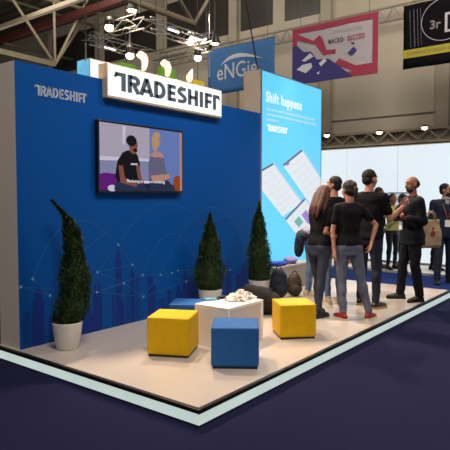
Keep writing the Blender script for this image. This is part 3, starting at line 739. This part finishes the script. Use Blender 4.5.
#PEOPLE
# ------------------------------------------------------------------ people
SK = mat('skin_light', '#b07a60', .55, var=.05, scale=25); SKB = mat('skin_tan', '#8f5c44', .55, var=.05, scale=25)
EYE = mat('eye_white', '#b8b0a8', .4); IRIS = mat('iris_dark', '#20140e', .3); LIP = mat('lips', '#8a4a40', .5)
def person(loc, az, h, label, female=False, skin=SK, hair='short', hairm=None, topm=None, sleeve=.6, hem=.90, jacket=False,
           legm=None, ankle=.042, thigh=0, shoem=None, solem=None, arms={}, knees={}, feet={}, lean=0, twist=0, hy=0, hp=0, beard=None,
           vox=.009, collar=None, lanyard=None, curl=.5, group=None, hand_n={}, legsplit=None):
    k = h/1.75; az = R(az); t = thing('person', loc, label, 'person', az-math.pi/2, group)
    rotinv = M.Rotation(-(az-math.pi/2), 3, 'Z'); L0 = V(loc)
    W2L = lambda p: (rotinv @ (V(p)-L0))/k
    xf = lambda p: p*k
    le = R(lean); tw_ = R(twist)
    def D(p):
        p = V(p); s = max(0, min(1, (p.z-.90)/.32)); s = s*s*(3-2*s)
        a = -le*s
        pv = V((0, 0, .95)); q = p-pv
        q = M.Rotation(tw_*s, 3, 'Z') @ q; q = M.Rotation(a, 3, 'X') @ q
        return pv+q
    HR = M.Rotation(R(hy), 3, 'Z') @ M.Rotation(R(hp), 3, 'X')
    def HD(p): q = V(p)-V((0, 0, 1.52)); return D(HR @ q+V((0, 0, 1.52)))
    sw = .150 if female else .19
    rings_ = ([(.84, .155, .105, -.01), (.92, .172, .115, -.01), (1.0, .150, .102, 0), (1.09, .122, .088, .005), (1.18, .130, .095, .005), (1.28, .148, .105, .01), (1.36, .152, .098, 0), (1.42, .140, .078, -.005), (1.46, .085, .06, -.01), (1.49, .055, .05, -.005)] if female else
              [(.84, .150, .105, -.01), (.92, .165, .115, -.01), (1.0, .158, .108, 0), (1.09, .150, .105, .005), (1.18, .160, .112, .005), (1.28, .178, .120, .01), (1.36, .185, .115, 0), (1.42, .170, .088, -.005), (1.46, .105, .068, -.01), (1.495, .062, .058, -.005)])
    def torso(mb, grow, z0, z1, flare=0):
        rg = []
        zs = [z0]+[r[0] for r in rings_ if z0+.02 < r[0] < z1-.005]+[z1]
        for z in zs:
            for a, c in zip(rings_, rings_[1:]):
                if a[0] <= z <= c[0]: break
            else: a, c = (rings_[0], rings_[1]) if z < rings_[0][0] else (rings_[-2], rings_[-1])
            u = max(0, min(1, (z-a[0])/(c[0]-a[0]))); rx, ry, y = (a[i]+(c[i]-a[i])*u for i in (1, 2, 3))
            f = flare*max(0, (1.1-z)/.3)
            rg.append([V(((rx+grow+f)*math.copysign(abs(math.cos(w))**.85, math.cos(w)), y+(ry+grow+f)*math.copysign(abs(math.sin(w))**.85, math.sin(w)), z)) for w in (2*math.pi*i/20 for i in range(20))])
        mb.rings(rg)
        if female:
            for s in (-1, 1): mb.ell((s*.062, .085, 1.27), (.058+grow*.5, .052+grow*.6, .062))
    # joints
    sh = {}; el_ = {}; wr = {}
    for n, s in (('r', 1), ('l', -1)):
        sh[n] = D((s*sw, -.005, 1.40))
        if n in arms:
            a, c = arms[n]; a = W2L(a); c = W2L(c)
            el_[n] = sh[n]+(a-sh[n]).normalized()*.285; wr[n] = el_[n]+(c-a).normalized()*.255
        else:
            d1 = V((s*.16, -.05, -1)).normalized(); d2 = V((s*.04, .18, -1)).normalized()
            el_[n] = sh[n]+d1*.285; wr[n] = el_[n]+d2*.255
    hip = {}; kn = {}; an = {}; fy = {}
    for n, s in (('r', 1), ('l', -1)):
        hip[n] = V((s*.088, -.005, .90)); dx, dy, yaw = feet.get(n, (0, 0, 8))
        an[n] = V((s*.10+dx, -.03+dy, .085)); fy[n] = R(-s*yaw)
        kk = knees.get(n, (0, .03)); m_ = (hip[n]+an[n])/2; kn[n] = V((m_.x+kk[0], m_.y+kk[1], .50))
    # body
    b = MB(); torso(b, -.004, .84, 1.46)
    b.cap((0, -.012, 1.44), (0, .0, 1.56), .062 if not female else .05, .055 if not female else .047)
    b.v = [D(v) for v in b.v]
    hd = MB(); hd.ell((0, -.008, 1.658), (.074, .092, .088), nu=24, nv=16); hd.ell((0, .022, 1.60), (.060, .066, .078), nu=20, nv=12)
    hd.ell((0, .058, 1.548), (.03, .028, .022)); hd.cap((0, .080, 1.652), (0, .104, 1.612), .009, .014)
    hd.cap((-.03, .076, 1.672), (.03, .076, 1.672), .011, .011); hd.cap((-.018, .080, 1.58), (.018, .080, 1.58), .009, .009)
    hd.cap((0, -.012, 1.50), (0, .0, 1.58), .052, .055)
    for s in (-1, 1):
        hd.ell((s*.076, -.005, 1.625), (.012, .022, .032)); hd.ell((s*.042, .055, 1.61), (.02, .022, .022))
    o_ = len(b.v); b.add([HD(v) for v in hd.v], hd.f)
    for n, s in (('r', 1), ('l', -1)):
        g = 0 if not female else -.008
        b.cap(sh[n], el_[n], .050+g, .038+g); b.cap(el_[n], wr[n], .040+g, .026+g*.5)
        m_ = el_[n].lerp(wr[n], .3); b.ell(m_, (.042+g, .042+g, .045))
        # hand
        d = (wr[n]-el_[n]).normalized(); hn = hand_n.get(n)
        nn = rotinv @ V(hn) if hn else V((-s, 0, 0)); nn = (nn-d*nn.dot(d))
        nn = nn.normalized() if nn.length > .1 else d.orthogonal().normalized()
        th = d.cross(nn) if n == 'r' else nn.cross(d)
        fr = .0088 if vox < .01 else .0105
        w0 = wr[n]
        for i in range(4):
            off = th*(.030-.020*i); b.cap(w0+off*.6+d*.012, w0+off+d*.080, .015, .0125)
        for i, ln_ in enumerate((.068, .076, .072, .056)):
            off = th*(.032-.0215*i)*1.12; p = w0+off+d*.084; dd = d.copy()
            for j, f in enumerate((.45, .32, .25)):
                dd = (M.Rotation(curl*(.6 if j == 0 else .8), 3, d.cross(nn)) @ dd) if True else dd
                q = p+dd*ln_*f; b.cap(p, q, fr*(1-.08*j), fr*(.92-.08*j), n=8); p = q
        p = w0+th*.026+d*.022; dd = (d*.62+th*.72+nn*.25).normalized()
        q = p+dd*.042; b.cap(p, q, .0135, .011); dd = (dd+d*.7+nn*.15).normalized(); b.cap(q, q+dd*.034, .0105, .0088)
        b.cap(hip[n], kn[n], .072, .048); b.cap(kn[n], an[n], .046, .033)
        fd = V((math.sin(-fy[n]), math.cos(fy[n]), 0)); b.cap(an[n]+V((0, 0, -.02)), an[n]+fd*.12+V((0, 0, -.045)), .032, .026)
    remb('body', b, skin, t, vox, 2, xf=xf)
    # eyes, mouth
    for s in (-1, 1):
        e = MB(); e.ell((s*.031, .0745, 1.645), (.0115, .011, .0062)); e.ell((s*.031, .0835, 1.645), (.0065, .0045, .0065), mi=1)
        e.build('eye', [EYE, IRIS], t, smooth=True, xf=lambda p: xf(HD(p)))
        e = MB(); e.cap((s*.016, .089, 1.668), (s*.046, .080, 1.670), .0045, .0035)
        e.build('eyebrow', hairm, t, smooth=True, xf=lambda p: xf(HD(p)))
    e = MB(); e.cap((-.019, .087, 1.580), (.019, .087, 1.580), .0055, .0055); e.ell((0, .090, 1.579), (.014, .005, .007))
    e.build('mouth', LIP, t, smooth=True, xf=lambda p: xf(HD(p)))
    # hair
    hb = MB()
    if hair == 'bald':
        hb.ell((0, -.034, 1.640), (.0785, .080, .066), nu=24, nv=14)
    else:
        hb.ell((0, -.022, 1.672), (.083, .094, .088), nu=24, nv=14); hb.ell((0, -.045, 1.62), (.072, .066, .07), nu=20)
    hb.v = [HD(v) for v in hb.v]
    if hair == 'long':
        g = MB()
        for x, y0, zl, r0 in ((0, -.105, 1.27, .05), (-.045, -.095, 1.29, .045), (.045, -.095, 1.26, .045), (-.075, -.05, 1.36, .03), (.078, -.045, 1.34, .03)):
            P = [(x*.8, -.07, 1.70), (x*1.15, y0*.9, 1.60), (x*1.2, y0, 1.50), (x*1.25, y0*1.15, 1.40), (x*1.2, y0*1.2, zl)]
            g.tube([D(HR @ (V(p)-V((0, 0, 1.52)))*(1)+V((0, 0, 1.52))) for p in P], [r0*.7, r0, r0, r0*.9, r0*.25], 12)
        hb.add(g.v, g.f)
    if hair == 'bun':
        g = MB(); g.ell((0, -.115, 1.69), (.035, .035, .035)); g.tube([(0, -.11, 1.69), (0, -.145, 1.63), (0, -.13, 1.55), (.0, -.11, 1.49)], [.022, .028, .024, .006], 10)
        hb.add([HD(v) for v in g.v], g.f)
    remb('hair', hb, hairm, t, .008, 2, xf=xf, disp=.006, dscale=55)
    if beard:
        g = MB(); g.ell((0, .034, 1.562), (.056, .058, .042)); g.cap((-.025, .086, 1.590), (.025, .086, 1.590), .009, .009)
        remb('beard', MB().add([HD(v) for v in g.v], g.f), beard, t, .008, 2, xf=xf, disp=.004, dscale=60)
    # trousers
    b = MB(); torso(b, .006, .82, 1.02)
    for s in (-1, 1): b.ell((s*.072, -.052, .915), (.088, .080, .10))
    for n in 'rl':
        b.cap(hip[n]-V((0, 0, .02)), kn[n], .094+thigh, .060+thigh*.9); b.cap(kn[n], an[n]+V((0, 0, .02)), .060+thigh*.9, ankle)
        m_ = kn[n].lerp(an[n], .3)+V((0, -.014, 0)); b.ell(m_, (.052+thigh, .055+thigh, .12))
    remb('trousers', b, legm, t, .011, 3, xf=xf, disp=.008, dscale=11)
    # top
    b = MB(); torso(b, .016+(.014 if jacket else 0), hem, 1.475, .02 if jacket else .010)
    b.v = [D(v) for v in b.v]
    for n in 'rl':
        g = .004 if not female else -.002; e = sleeve
        if jacket: g += .012
        if e <= 1: b.cap(sh[n], sh[n].lerp(el_[n], e), .064+g, .056+g)
        else:
            b.cap(sh[n], el_[n], .062+g, .052+g); b.cap(el_[n], el_[n].lerp(wr[n], e-1), .052+g, .038+g)
        b.cap(D((0, -.01, 1.425)), sh[n], .062, .060+g)
    remb('jacket' if jacket else 'shirt', b, topm, t, .011, 3, xf=xf, disp=.012, dscale=9)
    if collar:
        g = MB(); g.lathe([(.056, 1.455), (.064, 1.46), (.060, 1.515), (.054, 1.515)], n=20)
        g.prism([(-.035, 1.46), (.035, 1.46), (.004, 1.24), (-.004, 1.24)], lambda u, v, d: V((u, .142+d+(1.46-v)*.08-.035, v)), 0, .012)
        g.build('shirt_collar', collar, t, xf=lambda p: xf(D(p)), smooth=False)
    if lanyard:
        g = MB(); y_ = .165
        for s in (-1, 1): g.tube([(0, -.085, 1.485), (s*.06, -.03, 1.495), (s*.075, .06, 1.46), (s*.07, y_-.03, 1.38), (s*.035, y_, 1.24), (0, y_, 1.12)], .006, 6)
        g.build('lanyard', lanyard, t, xf=lambda p: xf(D(p)), smooth=True)
        MB().box(-.045, .045, y_-.004, y_+.004, 1.0, 1.12).build('badge', wt, t, xf=lambda p: xf(D(p)))
    # shoes
    for n in 'rl':
        Rm = M.Rotation(fy[n], 3, 'Z'); A0 = V((an[n].x, an[n].y, 0))
        g = MB(); g.cap((0, -.035, .045), (0, .08, .042), .040, .040); g.cap((0, .08, .036), (0, .165, .026), .042, .034)
        g.cap((0, -.01, .06), (0, -.005, .092), .042, .044)
        so = remb('shoe', g, shoem, t, .009, 2, xf=lambda p: (Rm @ p+A0)*k, flatz=.012*k)
        ol = [(.040*math.cos(a)*(1 if math.sin(a) < 0 else 1.05), (-.035 if math.sin(a) < 0 else .155)+.045*math.sin(a)) for a in (2*math.pi*i/20 for i in range(20))]
        MB().prism(ol, lambda u, v, d: (Rm @ V((u, v, d))+A0)*k, 0, .026).build('sole', solem or shoem, so, fix=True)
    return t
BLK = mat('black_tshirt', '#0d0c10', .85, bump=.25, bscale=14, spec=.2)
HB = mat('brown_hair', '#44190a', .6, var=.4, scale=40); HD_ = mat('dark_hair', '#0e0907', .8, var=.4, scale=40); HS = mat('streaked_hair', '#20140e', .75, var=.7, scale=50)
GJ = mat('grey_jeans', '#5a6074', .85, var=.15, scale=10, bump=.2, bscale=30); DJ = mat('charcoal_jeans', '#2c3244', .85, var=.15, scale=10, bump=.2, bscale=30)
NJ = mat('navy_jeans', '#10142a', .85, var=.15, scale=10, bump=.2, bscale=30); LJ = mat('faded_blue_jeans', '#5f7290', .85, var=.2, scale=10, bump=.2, bscale=30)
SUIT = mat('navy_suit', '#080915', .8, bump=.15, bscale=12, spec=.25); SUIT2 = mat('blue_suit', '#0b1530', .8, bump=.15, bscale=12)
REDS = mat('red_shoe', '#8e1a14', .6); WS = mat('white_sole', '#cfc4b6', .5); BRS = mat('brown_shoe', '#24140e', .4); BKS = mat('black_shoe', '#0c0a0a', .4); TAN = mat('tan_sole', '#a88a60', .6); PALES = mat('pale_trainer', '#b8a894', .6)
FW = 37.9
G = 'people standing on the raised floor'
# woman with long brown hair
person((5.95, 3.165, S), -8, 1.62, 'woman with long brown hair, black tee and charcoal jeans, seen from behind', True, hair='long', hairm=HB, topm=BLK, hem=.95, legm=DJ, ankle=.040,
       shoem=BKS, solem=DJ, arms={'r': ((5.90, 3.06, 1.16), (6.03, 3.04, 1.12)), 'l': ((5.95, 3.25, 1.25), (6.1, 3.15, 1.15))}, feet={'r': (-.02, -.08, 5), 'l': (.03, .10, 10)}, knees={'r': (.0, .0), 'l': (0, .05)}, lean=7, hp=-16)
# woman in grey jeans and red shoes
person((6.015, 2.805, S), 46, 1.665, 'woman with tied hair, grey jeans and red shoes, one hand on her hip', True, hair='bun', hairm=HS, topm=BLK, hem=.94, legm=GJ, ankle=.046, thigh=.004,
       shoem=REDS, solem=WS, arms={'l': ((5.865, 2.935, 1.22), (5.835, 2.895, .96)), 'r': ((6.19, 2.59, 1.32), (6.07, 2.60, 1.10))}, feet={'l': (.02, -.02, 14), 'r': (.14, -.06, 48)}, hy=18, hp=-6, hand_n={'r': (-.6, .5, 0)})
# man between them
person((6.78, 3.39, S), 62, 1.75, 'dark-haired man in black tee standing between the two women, mostly hidden', hairm=HD_, topm=BLK, legm=LJ, shoem=PALES, solem=WS, hy=40, hand_n={})
# bending person at the bench
t = person((7.06, 3.90, S), -60, 1.70, 'person in faded blue jeans bending down behind the long-haired woman', hairm=HD_, topm=mat('grey_top', '#8a8aa0', .8, bump=.2), legm=LJ, shoem=PALES, solem=WS, lean=68, arms={'r': ((7.3, 3.45, .7), (7.4, 3.4, .5)), 'l': ((7.5, 3.6, .7), (7.5, 3.5, .5))}, hem=.95, knees={'r': (0, .03), 'l': (0, .02)})
b = MB(); b.ell((0, -.06, .90), (.19, .15, .10)); b.cap((-.1, -.14, .86), (-.12, -.17, .66), .07, .06); b.cap((.08, -.14, .86), (.08, -.17, .64), .08, .06)
remb('jacket', b, mat('navy_jacket', '#10142c', .8, bump=.3, bscale=20), t, .012, 3, disp=.02, dscale=9)
# tall man in black tee
person((6.84, 2.90, S), -2, 1.83, 'tall short-haired man in black tee and navy jeans, back turned, reaching out', hairm=HD_, topm=BLK, hem=.88, sleeve=.62, legm=NJ, ankle=.05, thigh=.006, shoem=BRS, solem=TAN,
       arms={'r': ((6.90, 2.62, 1.24), (7.03, 2.53, 1.37)), 'l': ((6.98, 3.14, 1.30), (7.2, 3.0, 1.25))}, feet={'r': (.03, -.02, 14), 'l': (-.05, .12, 6)}, hp=-4, hy=-26, curl=.9)
# bearded man in suit
t = person((7.66, 2.61, S), 134, 1.76, 'bald bearded man in dark navy suit with red lanyard, facing left', skin=SKB, hair='bald', hairm=HD_, beard=mat('dark_beard', '#150e0c', .7), topm=SUIT, jacket=True, sleeve=1.92, hem=.80,
       legm=SUIT, ankle=.062, thigh=.012, shoem=BRS, solem=BKS, arms={'l': ((7.56, 2.42, 1.22), (7.33, 2.55, 1.27)), 'r': ((7.62, 2.88, 1.25), (7.36, 2.76, 1.29))}, feet={'r': (.04, .12, 12), 'l': (-.02, -.04, 14)}, hy=8, hp=-4, curl=.9,
       collar=None, lanyard=mat('red_lanyard', '#a8324a', .6), hand_n={'l': (0, .3, 1), 'r': (0, 0, 1)})
# tote bag hanging behind his shoulder
tt = thing('tote_bag', (8.05, 2.47, 1.10), 'beige canvas tote bag with red emblem hanging behind the bearded man', 'bag', R(-35))
b = MB(); b.rings([[V((sx_*wx, sy_*dy, z)) for sx_, sy_ in ((-1, -1), (1, -1), (1, 1), (-1, 1))] for z, wx, dy in ((-.24, .15, .025), (-.20, .165, .045), (0, .16, .05), (.16, .14, .02), (.17, .139, .015))])
cv = mat('beige_canvas', '#a8906f', .9, var=.08, bump=.3, bscale=60)
remb('bag_body', b, cv, tt, .01, 3, disp=.02, dscale=7)
for s in (-1, 1): MB().tube([(-.08, s*.02, .15), (-.06, s*.02, .25), (0, s*.03, .30), (.06, s*.02, .25), (.08, s*.02, .15)], .008, 6).build('strap', cv, tt, smooth=True)
b = MB(); b.prism([(.0+.035*math.cos(q), -.03+.035*math.sin(q)) for q in (math.pi*i/8 for i in range(16))], lambda u, v, d: V((u, d, v)), -.062, -.056)
b.box(-.012, .012, -.064, -.058, .02, .07)
b.build('emblem', mat('emblem_red', '#8a3426', .8), tt)
# people further back
person((11.35, 4.28, .05), -118, 1.62, 'person in pale yellow shirt and black trousers raising a hand to the face', True, hairm=HD_, topm=mat('yellow_shirt', '#a8a658', .8, bump=.2), sleeve=.9, legm=BKS, shoem=BKS, vox=.012, skin=SKB,
       arms={'r': ((11.1, 4.45, 1.15), (11.15, 4.35, 1.42)), 'l': ((11.2, 4.0, 1.2), (11.0, 4.1, 1.1))})
person((11.45, 4.62, .05), -80, 1.76, 'dark-haired man in black seen just past the tall man in tee', hairm=HD_, topm=BLK, legm=BKS, shoem=BKS, vox=.012, skin=SKB, beard=HD_)
person((11.95, 4.31, .05), 100, 1.62, 'person in grey blue shirt seen behind the bearded man shoulder', hairm=HD_, topm=mat('greyblue_shirt', '#4c5a74', .8), sleeve=1.9, legm=NJ, shoem=BKS, vox=.012, skin=SKB)
person((11.75, 3.50, .05), -50, 1.66, 'person in dark jacket and dark jeans standing on the far white floor', hairm=HD_, topm=SUIT, jacket=True, sleeve=1.9, legm=NJ, shoem=BKS, vox=.012, lean=22)
person((10.40, 2.93, .006), -150, 1.84, 'man in dark blue suit with orange lanyard, cut off by the right edge', hairm=HD_, topm=SUIT2, jacket=True, sleeve=1.9, hem=.8, legm=NJ, ankle=.06, thigh=.012, shoem=BKS, vox=.010,
       collar=EYE, lanyard=mat('orange_lanyard', '#b85a30', .6), hy=50, beard=HD_, feet={'r': (.05, .16, 10), 'l': (0, -.06, 10)})
